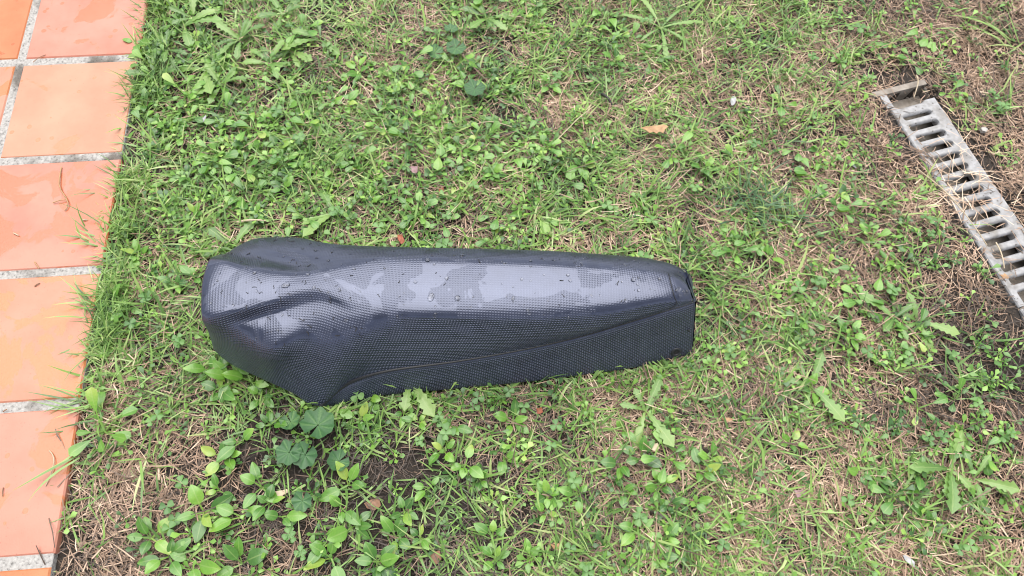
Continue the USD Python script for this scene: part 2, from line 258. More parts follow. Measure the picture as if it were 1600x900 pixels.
# ------------------------------------------------------------------ tiled patio
patio = tag(xform('/World/patio'), 'square terracotta tiles with pale speckled grout along the lawn', kind='structure')
P = .215
v, f = rbox(-1.6, .2068, -1.75, 1.0, -.05, -.0016, .001); obj('grout', (v, f), GROUT, patio)
kinds_b = {-3: 'pale', -2: 'pink', -1: 'pink', 0: 'pale', 1: 'damp', 2: 'streak', 3: 'spot', 4: 'orange', 5: 'pink', 6: 'spot', 7: 'pale'}
kinds_a = {-1: 'orange', 0: 'streak', 1: 'pink', 2: 'pale'}
for c in range(-3, 2):
    for r in range(-3, 8):
        x0, y1 = (c - 1) * P + .0075, -r * P - .0075
        k = kinds_b[r] if c == 1 else kinds_a.get(r, 'pale') if c == 0 else ('pink', 'pale', 'streak')[(r + c) % 3]
        j = rng.uniform(-.0012, .0012, 4)
        v, f = rbox(x0 + j[0], x0 + .2 + j[1], y1 - .2 + j[2], y1 + j[3], -.012, rng.uniform(-.0004, .0006), .0022)
        obj('tile', (v, f), TILES[k], patio)

# ------------------------------------------------------------------ the seat
ST = dict(
 B=[(341,398,.10),(352,397,.105),(366,387,.10),(405,371,.085),(455,370,.088),(520,381,.105),(575,384,.108),(640,386,.11),(740,388,.11),(840,391,.11),(940,397,.105),(1015,404,.10),(1058,415,.095),(1079,430,.088)],
 B2=[(336,399,.116),(353,400,.12),(373,395,.116),(415,389,.113),(465,391,.118),(530,398,.126),(580,397,.128),(640,397,.129),(740,399,.128),(840,402,.127),(940,408,.123),(1012,413,.115),(1054,423,.108),(1076,437,.099)],
 C=[(332,400,.126),(349,402,.131),(377,405,.1235),(424,409,.125),(474,414,.130),(533,410,.1345),(582,406,.1355),(640,405,.135),(740,407,.134),(840,410,.132),(940,415,.128),(1010,419,.120),(1052,428,.113),(1075,442,.105)],
 D=[(321,406,.138),(350,407,.1425),(379,414,.141),(427,422,.1425),(477,427,.1425),(539,419,.139),(585,415,.138),(640,414,.1375),(740,416,.1365),(840,418,.1345),(940,421,.1305),(1012,425,.1235),(1054,434,.117),(1077,446,.108)],
 E=[(312,445,.141),(335,447,.1465),(375,450,.147),(430,452,.1475),(485,446,.145),(548,446,.1415),(592,447,.1405),(640,447,.1395),(740,450,.1385),(840,450,.1365),(940,448,.1325),(1018,448,.1255),(1058,450,.119),(1081,455,.110)],
 F=[(311,487,.138),(333,490,.1435),(373,486,.143),(430,471,.144),(491,456,.1425),(553,472,.1385),(595,476,.137),(640,478,.136),(740,481,.135),(840,480,.133),(940,474,.129),(1022,467,.1225),(1062,464,.116),(1084,463,.107)],
 G=[(314,501,.127),(334,508,.130),(379,501,.1245),(433,489,.1275),(496,470,.134),(555,487,.1345),(596,492,.132),(640,495,.130),(740,499,.127),(840,498,.125),(944,490,.122),(1026,476,.117),(1065,470,.1125),(1085.3,467,.1045)],
 H=[(319,513,.110),(338,520,.112),(384,519,.1185),(433,521,.1255),(494,494,.129),(552,502,.131),(594,505,.1265),(637,508,.120),(736,513,.113),(835,518,.108),(940,508,.108),(1024,484,.109),(1066.5,474.5,.1095),(1086,469,.1033)],
 I=[(325,527,.078),(342,534,.083),(387,543,.102),(430,555,.118),(486,526,.1205),(546,528,.119),(587,530,.109),(631,528,.100),(727,530,.096),(822,534,.084),(925,518,.094),(1015,489,.106),(1063,476.5,.1075),(1086.3,469.8,.1025)],
 J=[(334,546,.035),(339,551,.033),(360,568,.03),(403,589,.02),(453,612,.013),(500,634,.006),(552,594,.030),(610,578,.045),(706,565,.052),(806,548,.061),(904,526,.072),(1004,496.5,.090),(1056,480.5,.1015),(1086.6,470.6,.1015)])
KEY = 'B B2 C D E F G H I J'.split()
nst = 14
ctrl = np.array([[W(*ST[k][i]) for i in range(nst)] for k in KEY])                # row, station, xyz
lowx = [(336,549),(343,556),(362,571),(404,592),(454,615),(501,637),(549,630),(601,617.5),(700,608.5),(800,599),(900,587),(1001,572.5),(1051,561),(1080,553.5)]
botm = np.array([W(x, y, -.006) for x, y in lowx])
tanA = ctrl[0] + np.array([0, .014, 0]); farA = tanA.copy(); farA[:, 2] = -.008; midA = ctrl[0] + np.array([0, .011, -.045])
rows = np.concatenate([farA[None], midA[None], ctrl])
tuck = ctrl[-1] + np.array([0, .006, -.004]); tuck2 = tuck + np.array([0, .012, -.01])
rows = np.concatenate([rows, tuck[None], tuck2[None]])
def loft(rows, nu, nv):
    st = np.concatenate([[0], np.cumsum(np.linalg.norm(np.diff(rows[len(rows) // 2], axis=0), axis=1))])
    us = np.linspace(0, st[-1], nu)
    A = PchipInterpolator(st, rows, axis=1)(us)                                        # row, u, xyz
    gl = np.concatenate([[0], np.cumsum(np.linalg.norm(np.diff(A[:, len(us) // 2], axis=0), axis=1) + 1e-4)])
    vs = np.linspace(0, gl[-1], nv)
    global GL; GL = gl / gl[-1]
    return PchipInterpolator(gl, A, axis=0)(vs), us                                  # v, u, xyz
def close_ends(S, us, z=-.006, inset=.006):
    """Rounded end walls down to the ground at both ends."""
    out = [S]
    for side in (0, -1):
        ring = S[:, side]; c = ring.mean(0); d = S[:, side] - S[:, 3 if side == 0 else -4]; d[:, 2] = 0; d /= np.linalg.norm(d, axis=1)[:, None] + 1e-9
        lay = []
        for q, o in ((.12, .0025), (.3, .004), (.65, .002), (1.0, -inset)):
            r = ring + d * o; r[:, 2] = ring[:, 2] * (1 - q) + z * q; lay.append(r)
        lay = np.array(lay).transpose(1, 0, 2)
        out = [lay[:, ::-1]] + out if side == 0 else out + [lay]
    k = out[0].shape[1]
    return np.concatenate(out, 1), np.concatenate([[us[0] - .001] * k, us, [us[-1] + .001] * k])
def seat_uv(S, us):
    g = np.concatenate([np.zeros((1, S.shape[1])), np.cumsum(np.linalg.norm(np.diff(S, axis=0), axis=2), 0)])
    return np.stack([np.broadcast_to(us, g.shape), g], -1).reshape(-1, 2)
S, us = loft(rows, 230, 150)
from scipy.ndimage import gaussian_filter1d
S2 = gaussian_filter1d(gaussian_filter1d(S, 3.0, axis=1, mode='nearest'), 1.6, axis=0, mode='nearest')
S5 = gaussian_filter1d(gaussian_filter1d(S, 5.0, axis=1, mode='nearest'), 6.0, axis=0, mode='nearest'); fr = np.linspace(0, 1, len(S))
soft = np.clip((fr - GL[8]) / (GL[9] - GL[8]), 0, 1)[:, None, None]; keep = np.clip((fr - GL[11] + .06) / .05, 0, 1)[:, None, None]   # GL: where each drawn row lies
S2 = S2 * (1 - soft) + S5 * soft; S = S2 * (1 - keep) + S * keep
GLS = GL
S, us = close_ends(S, us)
seat = tag(xform('/World/motorcycle_seat'), 'wet black motorcycle seat with embossed grid vinyl lying upright on the lawn', 'motorcycle seat')
obj('seat_cover', (S.reshape(-1, 3), grid_faces(*S.shape[:2])[:, ::-1]), SEAT, seat, smooth=True, uv=seat_uv(S, us))
# the skirt panel below the seam
k0 = 5
seam = ctrl[-1][k0:].copy()
up = seam + np.array([0, .005, -.001]); lip = seam + np.array([0, -.0008, -.0035])
bot = botm[k0:]; mid1 = lip * .6 + bot * .4 + np.array([0, -.0015, .001]); mid2 = lip * .25 + bot * .75 + np.array([0, -.0015, .001])
und = bot + np.array([0, .01, -.004])
SK, usk = loft(np.array([up, lip, mid1, mid2, bot, und]), 150, 46)
lay = []
for q, o in ((.25, .0015), (1.0, 0)):
    r = SK[:, -1].copy(); r[:, 0] += o - .004 * q; r[:, 1] += .05 * q * (1 if q == 1 else .3); lay.append(r)
SK = np.concatenate([SK, np.array(lay).transpose(1, 0, 2)], 1); usk = np.concatenate([usk, [usk[-1] + .001] * 2])
usk0 = usk * (.655 / usk[-1]) * .98
obj('skirt_panel', (SK.reshape(-1, 3), grid_faces(*SK.shape[:2])[:, ::-1]), SEAT, seat, smooth=True, uv=seat_uv(SK, usk0))
# the tail wall closes the end between top, seam and skirt
nc = 4                                                                     # end layers of the cover
er_ = [S[i, -1 - nc] for i in range(0, int(len(S) * GLS[11]), 3)] + [SK[i, -3] for i in range(6, len(SK) - 8, 4)]
er_ = np.array(er_); er_[:, 0] += .0015; cen = er_.mean(0) + np.array([.006, 0, 0]); nr = len(er_); midr = er_ * .55 + cen * .45 + np.array([.003, 0, 0])
v = np.vstack([er_, midr, cen[None]]); f = []
for i in range(nr):
    j = (i + 1) % nr; f += [(i, j, nr + j), (i, nr + j, nr + i), (nr + i, nr + j, 2 * nr)]
obj('tail_wall', (v, np.array(f)), SEAT, seat, smooth=True, uv=np.column_stack([v[:, 1], v[:, 2]]))
sm = PchipInterpolator(np.arange(len(seam)), seam)(np.linspace(0, len(seam) - 1, 160))
rr = np.interp(np.linspace(0, 1, 160), [0, .06, .25, .5, 1], [.0042, .0038, .0026, .0014, .0008])
v, f = tube(sm + np.array([0, -.0002, -.0008]), rr, 8); obj('piping', (v, f), RUBBER, seat, smooth=40)
# base pan: the rim the seat stands on
ring = np.array([(p[0], p[1]) for p in np.concatenate([botm + [0, .006, 0], farA[::-1] - [0, .004, 0]])])
pan = trimesh.creation.extrude_polygon(Polygon(ring).buffer(-.004), .016); pan.apply_translation([0, 0, -.013])
obj('base_pan', pan, RUBBER, seat)
def on_skirt(px, py):
    """The point and normal of the near side at a pixel."""
    allv = np.concatenate([SK.reshape(-1, 3)]); pp = PX(allv); i = np.argmin(((pp - [px, py]) ** 2).sum(1)); return allv[i]
for nm, px, py, r in (('rivet', 1055, 549, .0062), ('rivet', 1075, 515, .002)):
    c = on_skirt(px, py); n = np.array([.05, -.85, .5]); n /= np.linalg.norm(n)
    t = trimesh.creation.torus(r, r * .38, 18, 8) if r > .004 else trimesh.creation.icosphere(1, r)
    al = trimesh.geometry.align_vectors([0, 0, 1], n); al[:3, 3] = c + n * .0008; t.apply_transform(al)
    rv = obj(nm, t, RUBBER, seat, smooth=True)
    if r > .004:
        h = trimesh.creation.cylinder(r * .8, .002, sections=16); al[:3, 3] = c + n * .0006; h.apply_transform(al); obj('rivet_hole', h, HOLE, rv)
FOOT = Polygon(ring).buffer(0)
# water drops on the seat
top = S[len(S) // 4:].reshape(-1, 3); nrm = np.zeros_like(S); du, dv = np.gradient(S, axis=1), np.gradient(S, axis=0); nrm = np.cross(du, dv); nrm /= np.linalg.norm(nrm, axis=2)[..., None] + 1e-12
nrm *= np.sign(nrm[..., 2:3] + 1e-9)
ok = np.argwhere((nrm[..., 2] > .55) & (S[..., 2] > .07))
wb = MB(); ico = trimesh.creation.icosphere(2, 1.0)
for q in range(190):
    i, j = ok[rng.integers(len(ok))]; n = nrm[i, j]; r = rng.choice([.0011, .0017, .0026, .0040], p=[.42, .33, .18, .07])
    al = trimesh.geometry.align_vectors([0, 0, 1], n)[:3, :3]
    v = ico.vertices * [r * rng.uniform(.8, 1.7), r * rng.uniform(.8, 1.1), r * .38]; a = rng.uniform(0, 6.3); ca, sa = np.cos(a), np.sin(a)
    v = v @ np.array([[ca, sa, 0], [-sa, ca, 0], [0, 0, 1]]); wb.add(v @ al.T + S[i, j] + n * r * .12, ico.faces)
tag(wb.build('water_drops', WATER, smooth=True), 'clear water drops scattered over the black seat', 'water drops', kind='stuff')

# ------------------------------------------------------------------ drain
grate_ends = [(.5345, .9420), (.9460, 1.354)]
for gi, (a0, a1) in enumerate(grate_ends):
    g = tag(xform(path_for('drain_grate')), ('pale grey slotted drain grate beside the open pit, straw lying across it', 'end of a second grey grate continuing out at the right edge')[gi], 'drain grate')
    o = drain(a0, N0)
    R3 = np.eye(4); R3[:2, 0] = DA; R3[:2, 1] = DN; R3[2, 2] = -1; R3[:2, 3] = o; R3[2, 2] = 1            # local x along, y across (mirrored), z up
    def place(m):
        m = m.copy(); vv = m.vertices; m.vertices = np.column_stack([o[0] + DA[0] * vv[:, 0] + DN[0] * vv[:, 1], o[1] + DA[1] * vv[:, 0] + DN[1] * vv[:, 1], vv[:, 2] - .006]); m.invert()
        return m
    Ln, Wd = a1 - a0, N1 - N0
    def rail(y0, y1, x0=0, x1=Ln):
        prof = Polygon([(y0, -.016), (y1, -.016), (y1, -.002), (y1 - (.0015 if y0 > .05 else .0001), 0), (y0 + (.0015 if y0 < .05 else .0001), 0), (y0, -.002)])
        m = trimesh.creation.extrude_polygon(prof, x1 - x0); m.vertices = np.column_stack([m.vertices[:, 2] + x0, m.vertices[:, 0], m.vertices[:, 1]]); m.invert(); return m
    obj('side_rail', place(rail(0, .0115)), GRATE, g); obj('side_rail', place(rail(.0705, Wd)), GRATE, g)
    first = .0243 - .0122 + .0122
    k = 0
    while True:                                                       # bars between the slots, with rounded slot ends
        c = .0243 * k + .0122
        if c + .0085 > Ln: break
        xw = .0067 if k else .0098
        xx = np.linspace(-xw, xw, 9); zz = np.where(np.abs(xx) > xw * .55, -.004 * ((np.abs(xx) / xw - .55) / .45) ** 2, 0.0)
        yy = np.array([.0114, .0124, .0142, .0165, .04, .0655, .0678, .0696, .0706]); fl = np.array([1.79, 1.34, 1.10, 1, 1, 1, 1.10, 1.34, 1.79]); dome = np.array([0, .3, .7, 1, 1, 1, .7, .3, 0])
        gxx = xx[:, None] * fl[None]; gv = np.stack([gxx + c, np.broadcast_to(yy, gxx.shape), zz[:, None] * dome[None] - .00015 + 0 * gxx], -1)
        low = gv[[0, -1]].copy(); low[..., 2] = -.007
        full = np.concatenate([low[:1], gv, low[1:]])
        m = trimesh.Trimesh(full.reshape(-1, 3), grid_faces(len(full), 9), process=False)
        v2 = m.vertices; m.vertices = np.column_stack([np.clip(v2[:, 0], 0.0, Ln), v2[:, 1], v2[:, 2]])
        obj('bar', place(m), GRATE, g, smooth=50); k += 1
ch = tag(xform('/World/drain_channel'), 'concrete drain channel under the grates, open as a pit at its upper end', 'drain channel')
def strip(n0, n1, s0, s1, z0, z1, name, mt):
    m = trimesh.creation.box([s1 - s0, n1 - n0, z1 - z0]); vv = m.vertices + [(s0 + s1) / 2, (n0 + n1) / 2, (z0 + z1) / 2]
    m.vertices = np.column_stack([DA[0] * vv[:, 0] + DN[0] * vv[:, 1], DA[1] * vv[:, 0] + DN[1] * vv[:, 1], vv[:, 2]]); m.invert()
    obj(name, m, mt, ch)
strip(N0 - .008, N0 - .0012, S0, S1, -.11, -.0165, 'channel_wall', CONC); strip(N1 + .0012, N1 + .008, S0 - .008, S1, -.11, -.0165, 'channel_wall', CONC)
strip(N0 - .016, N1 + .0005, S0 - .012, S0 - .0005, -.11, -.0045, 'end_wall', CONC); strip(N0 - .001, N1 + .001, S0, S1, -.085, -.046, 'channel_floor', CONC)
strip(N0 + .001, N1 - .001, S0 + .0015, .534, -.066, -.034, 'silt', CONC)
strip(N0 - .0065, N0 + .006, S0 + .001, .5335, -.03, -.0035, 'frame_corner', GRATE)

# ------------------------------------------------------------------ where the plants grow: a survey of the lawn, 16 x 9 cells seen in the photograph, carried to the ground
def grid(t): return np.array([[float(c) for c in r.split()] for r in t.strip().splitlines()])
GREEN = grid('''6 6 5 6 7 7 5 6 7 7 7 6 6 3 2 2
6 6 6 5 7 7 5 6 6 7 7 6 5 2 1 2
7 7 6 6 8 8 6 5 6 7 7 6 4 2 1 1
8 8 8 6 6 6 6 6 6 7 6 7 4 2 1 1
8 8 8 6 6 6 6 6 6 7 6 6 5 3 2 1
7 8 7 6 6 6 6 6 6 6 5 5 5 4 2 1
5 6 5 5 3 4 5 5 6 7 6 6 6 4 3 1
1 2 1 1 2 3 3 4 6 6 6 6 6 5 5 3
1 1 2 2 1 3 4 5 6 6 6 6 7 6 6 4''')
DRY = grid('''3 3 3 2 3 4 5 5 4 5 5 5 5 6 7 7
3 3 3 3 3 4 5 4 5 5 5 6 6 6 7 8
3 3 3 3 3 3 5 5 5 5 5 5 6 6 8 9
3 3 3 4 4 4 4 5 5 5 5 5 6 7 8 7
3 3 3 4 4 4 5 5 5 5 6 6 7 7 8 7
4 4 4 4 5 5 6 6 6 6 6 6 6 7 7 6
6 5 6 5 5 5 6 7 7 7 7 7 7 7 6 6
7 8 8 7 5 6 6 6 7 7 7 7 7 7 6 6
8 9 9 8 6 6 6 6 7 7 7 7 7 7 7 6''')
LEAF = grid('''6 6 7 6 5 3 4 6 5 5 3 3 3 5 5 3
6 6 7 8 6 6 7 7 6 4 3 4 4 6 6 3
5 6 7 8 8 7 7 8 7 4 4 5 5 6 3 2
4 4 6 7 7 7 7 7 6 5 5 4 4 6 4 2
4 4 5 5 6 6 6 6 5 5 5 6 5 6 6 3
4 4 4 5 5 5 5 5 5 5 5 5 5 6 6 6
3 3 3 4 4 6 6 6 5 5 5 4 4 5 6 5
3 3 3 3 4 3.5 3.5 4 4 4 4 4 4 5 6 5
2 2 2 4 3.5 3 3 4 4 4 5 5 4 4 5 5''')
def survey(G, xy):
    p = PX(np.column_stack([xy, np.full(len(xy), -.01)])); c = np.clip(p[:, 0] / 100 - .5, 0, 14.999); r = np.clip(p[:, 1] / 100 - .5, 0, 7.999)
    i, j = r.astype(int), c.astype(int); a, b = r - i, c - j
    return (G[i, j] * (1 - a) * (1 - b) + G[i + 1, j] * a * (1 - b) + G[i, j + 1] * (1 - a) * b + G[i + 1, j + 1] * a * b) / 9
X0, X1, Y0, Y1 = .2145, 2.15, -1.08, .5
foot_in, foot_edge = prep(FOOT.buffer(-.012)), prep(FOOT.buffer(.008))
def allowed(xy, over=0, low=False, grate=True):
    n, s = .975 * xy[:, 0] + .221 * xy[:, 1], .221 * xy[:, 0] - .975 * xy[:, 1]
    ok = xy[:, 0] > X0 + over
    if grate: ok &= ~((n > N0 - .016) & (n < N1 + .016) & (s > S0 - .03))
    pf = foot_edge if low else foot_in
    return ok & ~np.array([pf.contains(Point(*p)) for p in xy])
def scatter(G, per, gain=1.0, power=1.0, clump=.5, seed=0, **kw):
    """Points on the lawn, per square metre at full density, thinned by the survey and by a small-scale patchiness."""
    r = np.random.default_rng(seed); n = int(per * (X1 - X0) * (Y1 - Y0)); xy = np.column_stack([r.uniform(X0, X1, n), r.uniform(Y0, Y1, n)])
    w = np.clip(survey(G, xy) * gain, 0, 1) ** power
    a = seed * 1.7; x, y = xy.T
    pat = .5 + .5 * np.sin(37 * x + 3 * np.sin(29 * y + a) + a) * np.sin(41 * y + 3 * np.sin(33 * x + a) + 2 * a); pat = .6 * pat + .4 * (.5 + .5 * np.sin(97 * x + 4 * np.sin(61 * y)) * np.sin(103 * y + a))
    w = w * (1 - clump + clump * 2 * np.clip((pat - .25) * 1.6, 0, 1))
    xy = xy[r.uniform(0, 1, n) < w]
    return xy[allowed(xy, **kw)]
def cover(name, protos, mt, xy, label, cat, seed, z=0.0, smin=.8, smax=1.25, tilt=.12, var=.12, shade=None):
    """One mesh of many small plants; protos: list of MB."""
    r = np.random.default_rng(seed); n = len(xy); which = r.integers(0, len(protos), n); V, F, TT, off = [], [], [], 0
    a = r.uniform(0, 2 * np.pi, n); t = r.normal(0, tilt, (n, 2)); s = r.uniform(smin, smax, n); zz = hgt(xy[:, 0], xy[:, 1]) + z; tv = r.normal(0, var, n)
    if shade is not None: tv = tv + shade(xy)
    for i, mb in enumerate(protos):
        k = np.flatnonzero(which == i)
        if not len(k): continue
        v0, f0, t0 = np.vstack(mb.v), np.vstack(mb.f), np.concatenate(mb.t)
        c, si = np.cos(a[k])[:, None], np.sin(a[k])[:, None]
        x = (c * v0[:, 0] - si * v0[:, 1]); y = (si * v0[:, 0] + c * v0[:, 1]); h = v0[:, 2][None] + t[k, :1] * x + t[k, 1:] * y
        h = np.where(h < .0008, .0008 + .1 * np.abs(h), h)
        v = np.stack([x, y, h], -1) * s[k][:, None, None] + np.column_stack([xy[k], zz[k]])[:, None]
        V.append(v.reshape(-1, 3)); F.append((f0[None] + (np.arange(len(k)) * len(v0))[:, None, None]).reshape(-1, 3) + off); off += v.shape[0] * v.shape[1]
        TT.append(np.clip(t0[None] + tv[k][:, None], 0, 1).ravel())
    V, F = np.concatenate(V), np.concatenate(F); print(name, n, 'plants', len(F), 'triangles')
    tag(obj(name, trimesh.Trimesh(V, F, process=False), mt, None, True, np.concatenate(TT)), label, cat, kind='stuff')

def ribbon(mb, base, az, L, w, lean, bend, tone, seg=4, taper=1.0, twist=0.0, sway=0.0):
    """A grass blade or straw: lean is its angle from the vertical at the base, bend how much further it droops."""
    t = np.linspace(0, 1, seg + 1); th = lean + bend * t; az2 = az + sway * t
    step = L / seg; dx = np.sin(th) * step; dz = np.cos(th) * step
    c = np.stack([np.concatenate([[0], np.cumsum(dx[:-1] * np.cos(az2[:-1]))]), np.concatenate([[0], np.cumsum(dx[:-1] * np.sin(az2[:-1]))]), np.concatenate([[0], np.cumsum(dz[:-1])])], 1) + base
    c[:, 2] = np.maximum(c[:, 2], .0012 + .004 * rng.random())
    wd = w / 2 * np.clip(np.where(t < .5, .75 + .5 * t, 2 * (1 - t) * taper + (1 - taper) * .8), .06, 1)
    tw = az + np.pi / 2 + twist * t; sd = np.stack([np.cos(tw), np.sin(tw), .25 * np.sin(twist * t * 3 + az)], 1) * wd[:, None]
    v = np.concatenate([c - sd, c + sd]); n = seg + 1
    i = np.arange(seg); f = np.vstack([np.stack([i, i + n, i + n + 1], 1), np.stack([i, i + n + 1, i + 1], 1)])
    mb.add(v, f, tone, np.column_stack([np.tile(t, 2), np.repeat([-1., 1.], n)]))
def tuft(n, Lr, wr, lean=(.5, 1.35), spread=.010, tone=(.15, .85), seg=4):
    mb = MB()
    for _ in range(n):
        az = rng.uniform(0, 2 * np.pi); b = np.array([rng.normal(0, spread), rng.normal(0, spread), 0])
        ribbon(mb, b, az, rng.uniform(*Lr), rng.uniform(*wr), rng.uniform(*lean), rng.uniform(.1, .9), rng.uniform(*tone), seg, twist=rng.normal(0, .5), sway=rng.normal(0, .4))
    return mb
def straws(n, Lr=(.006, .028), wr=(.0007, .0019), spread=.018, tone=(.15, .95), zmax=.008):
    mb = MB()
    for _ in range(n):
        b = np.array([rng.normal(0, spread), rng.normal(0, spread), rng.uniform(.001, zmax)])
        ribbon(mb, b, rng.uniform(0, 2 * np.pi), rng.uniform(*Lr), rng.uniform(*wr), rng.normal(1.5, .12), rng.normal(0, .15), rng.beta(2, 2) * (tone[1] - tone[0]) + tone[0], 2, taper=.3, sway=rng.normal(0, .5))
    return mb

def leaf(L, W, shape='ovate', fold=.25, arch=.5, lift=.5, pet=.3, seg=7, wav=.0, ph=0.0, across=(-1, -.5, 0, .5, 1)):
    """A leaf along +x from its stalk's foot: vertices, faces, uv (along, across)."""
    t = np.linspace(0, 1, seg + 1)
    if shape == 'ovate': w = np.sin(np.pi * np.clip(t, 0, 1) ** .8) ** .75 * (1 - .12 * t)
    elif shape == 'spatulate': w = np.clip(t, 0, 1) ** 1.2 * np.sqrt(np.clip(1 - ((t - .62) / .39) ** 2, 0, 1)) * 1.2 + .1 * (1 - t)
    elif shape == 'heart': w = np.sqrt(np.clip(1 - ((t - .55) / .5) ** 2, 0, 1)); 
    elif shape == 'lobed': w = (.16 + .84 * t ** .9 * (1 - np.clip((t - .8) / .2, 0, 1) ** 2)) * (.80 + .20 * np.cos(t * seg * np.pi)) + .05
    else: w = np.sin(np.pi * t ** .9) ** .6
    w = np.maximum(w, .03); w[-1] = .02 if shape != 'heart' else .25
    pl = L * pet; th = lift + 0 * t; th = lift - arch * t
    step = L / seg
    cx = np.concatenate([[0], np.cumsum(np.cos(th[:-1]) * step)]); cz = np.concatenate([[0], np.cumsum(np.sin(th[:-1]) * step)])
    th0 = lift + .25; cx += pl * np.cos(th0); cz += pl * np.sin(th0)
    rows = []; uv = []
    for s in across:
        e = np.abs(s); y = s * w * W / 2; z = cz + fold * np.abs(y) - .35 * fold * e * np.abs(y) + wav * W * np.sin(t * 11 + s * 2 + ph) * e
        rows.append(np.stack([cx + (e * .02 * L if shape != 'lobed' else -e * .06 * L * w), y, z], 1)); uv.append(np.stack([t, np.full_like(t, s)], 1))
    v = np.concatenate(rows); f = grid_faces(len(across), seg + 1)[:, ::-1]
    u = np.concatenate(uv)
    if pl > 0:
        ts = np.linspace(0, 1, 3); px = np.stack([ts * pl * np.cos(th0), 0 * ts, ts * pl * np.sin(th0)], 1); hw = .0008 + .012 * W
        pv = np.concatenate([px + [0, -hw, 0], px + [0, hw, 0]]); pf = np.array([(0, 1, 4), (0, 4, 3), (1, 2, 5), (1, 5, 4)]) + len(v)
        v = np.concatenate([v, pv]); f = np.vstack([f, pf]); u = np.concatenate([u, np.zeros((6, 2))])
    return v, f, u
def turn(v, a, dz=0, roll=0.0):
    if roll:
        c, s = np.cos(roll), np.sin(roll); v = v @ np.array([[1, 0, 0], [0, c, s], [0, -s, c]])
    c, s = np.cos(a), np.sin(a); return v @ np.array([[c, s, 0], [-s, c, 0], [0, 0, 1]]) + [0, 0, dz]
def round_leaf(R, lobes=7, cup=.25, stalk=.02, lean=.2):
    """A mallow leaf: round, lobed, pleated along its veins, on a stalk."""
    n = lobes * 6; a = np.linspace(.18, 2 * np.pi - .18, n); k = a / (2 * np.pi) * lobes
    rim = R * (1 - .13 * np.abs(np.sin(np.pi * k)) ** 4 + .03 * np.sin(k * 2 * np.pi * 5)) * (1 - .12 * np.exp(-((np.minimum(a, 2 * np.pi - a)) / .35) ** 2))
    rings = [.06, .35, .7, 1.0]; v = []; t = []; 
    for r in rings:
        pleat = .19 * R * r * (np.abs(np.sin(np.pi * k)) - .5)
        v.append(np.stack([r * rim * np.cos(a), r * rim * np.sin(a), cup * R * r * r - pleat + .004 * 0], 1)); t.append(.55 + .32 * (1 - np.abs(np.sin(np.pi * k)) ** .4) - .22 * (r > .9) * 0 + .15 * (1 - r))
    v = np.concatenate(v); f = grid_faces(len(rings), n)
    v = v @ np.array([[np.cos(lean), 0, -np.sin(lean)], [0, 1, 0], [np.sin(lean), 0, np.cos(lean)]])
    v[:, 2] += stalk
    sv, sf = tube([[-.01, 0, 0], [-.004, 0, stalk * .6], [0, 0, stalk]], .0009, 4)
    return np.concatenate([v, sv]), np.vstack([f, sf + len(v)]), np.concatenate([np.concatenate(t), np.full(len(sv), .8)])
def trefoil(R, stalk=.02):
    mb = MB()
    for k in range(3):
        a = k * 2 * np.pi / 3 + rng.normal(0, .08); n = 5; th = np.linspace(-1, 1, 9)
        # heart-shaped leaflet as a fan about its foot
        rim = [(0, 0, 0)]
        for s in th:
            ang = s * .78; r = R * (1.0 - .10 * np.exp(-(s / .16) ** 2)) * (np.cos(ang * 1.25) ** .35 if np.cos(ang * 1.25) > 0 else .1) * (1 if abs(s) < .95 else .72)
            rim.append((r * np.cos(ang), r * np.sin(ang), .22 * R * abs(s) + rng.normal(0, .0002)))
        v = np.array(rim); f = [(0, i, i + 1) for i in range(1, len(rim) - 1)]
        mb.add(turn(v, a, stalk, 0), f, .5 + rng.normal(0, .08), np.full((len(v), 2), .6))
    sv, sf = tube([[0, 0, 0], [.002, .001, stalk * .5], [0, 0, stalk]], .0006, 4); mb.add(sv, sf, .8, np.full((len(sv), 2), .6))
    return mb
def rosette_small(n, Lr, shape='spatulate', tone=(.25, .8), lift=(.15, .9)):
    mb = MB(); a0 = rng.uniform(0, 6.3)
    for k in range(n):
        L = rng.uniform(*Lr); v, f, u = leaf(L, L * rng.uniform(.5, .8), shape, fold=rng.uniform(.1, .4), lift=rng.uniform(*lift), arch=rng.uniform(.3, 1.0), pet=rng.uniform(.3, .8), seg=4, across=(-1, 0, 1))
        mb.add(turn(v, a0 + k * 2.4 + rng.normal(0, .3), rng.uniform(0, .006), rng.normal(0, .25)), f, rng.uniform(*tone), u)
    return mb

# lawn cover -------------------------------------------------------
def damp(xy):
    """Where the ground lies wet the straw is darker and thinner."""
    o = np.zeros(len(xy))
    for px, py, r, k in ((560, 770, .17, .30), (700, 830, .16, .22), (400, 700, .12, .15), (1560, 560, .13, .35), (860, 800, .08, .3), (560, 650, .08, .2), (1450, 440, .06, .2), (1330, 300, .05, -.1), (1000, 420, .1, -.1), (170, 800, .12, -.05)):
        o -= k * np.exp(-((xy - W(px, py)[:2]) ** 2).sum(1) / r ** 2)
    return o
sxy = scatter(DRY, 5000, gain=1.15, power=1.2, clump=.6, seed=1, low=True); sxy = sxy[np.random.default_rng(4).uniform(0, 1, len(sxy)) < 1 + 1.45 * damp(sxy)]
cover('dry_straw', [straws(24) for _ in range(13)] + [straws(12, (.02, .06), (.0008, .0018)) for _ in range(4)], STRAW, sxy, 'pale dead grass and straw matted between the living plants', 'straw', 21, z=-.001, tilt=.08, shade=damp)
gxy = scatter(GREEN, 4800, gain=1.1, power=1.5, clump=.6, seed=2)
sr = np.random.default_rng(6); ke = sr.uniform(0, 13, 70); bl = np.column_stack([np.interp(ke, np.arange(14), botm[:, 0]), np.interp(ke, np.arange(14), botm[:, 1]) - sr.uniform(.002, .016, 70)])
gxy = np.vstack([gxy, bl])
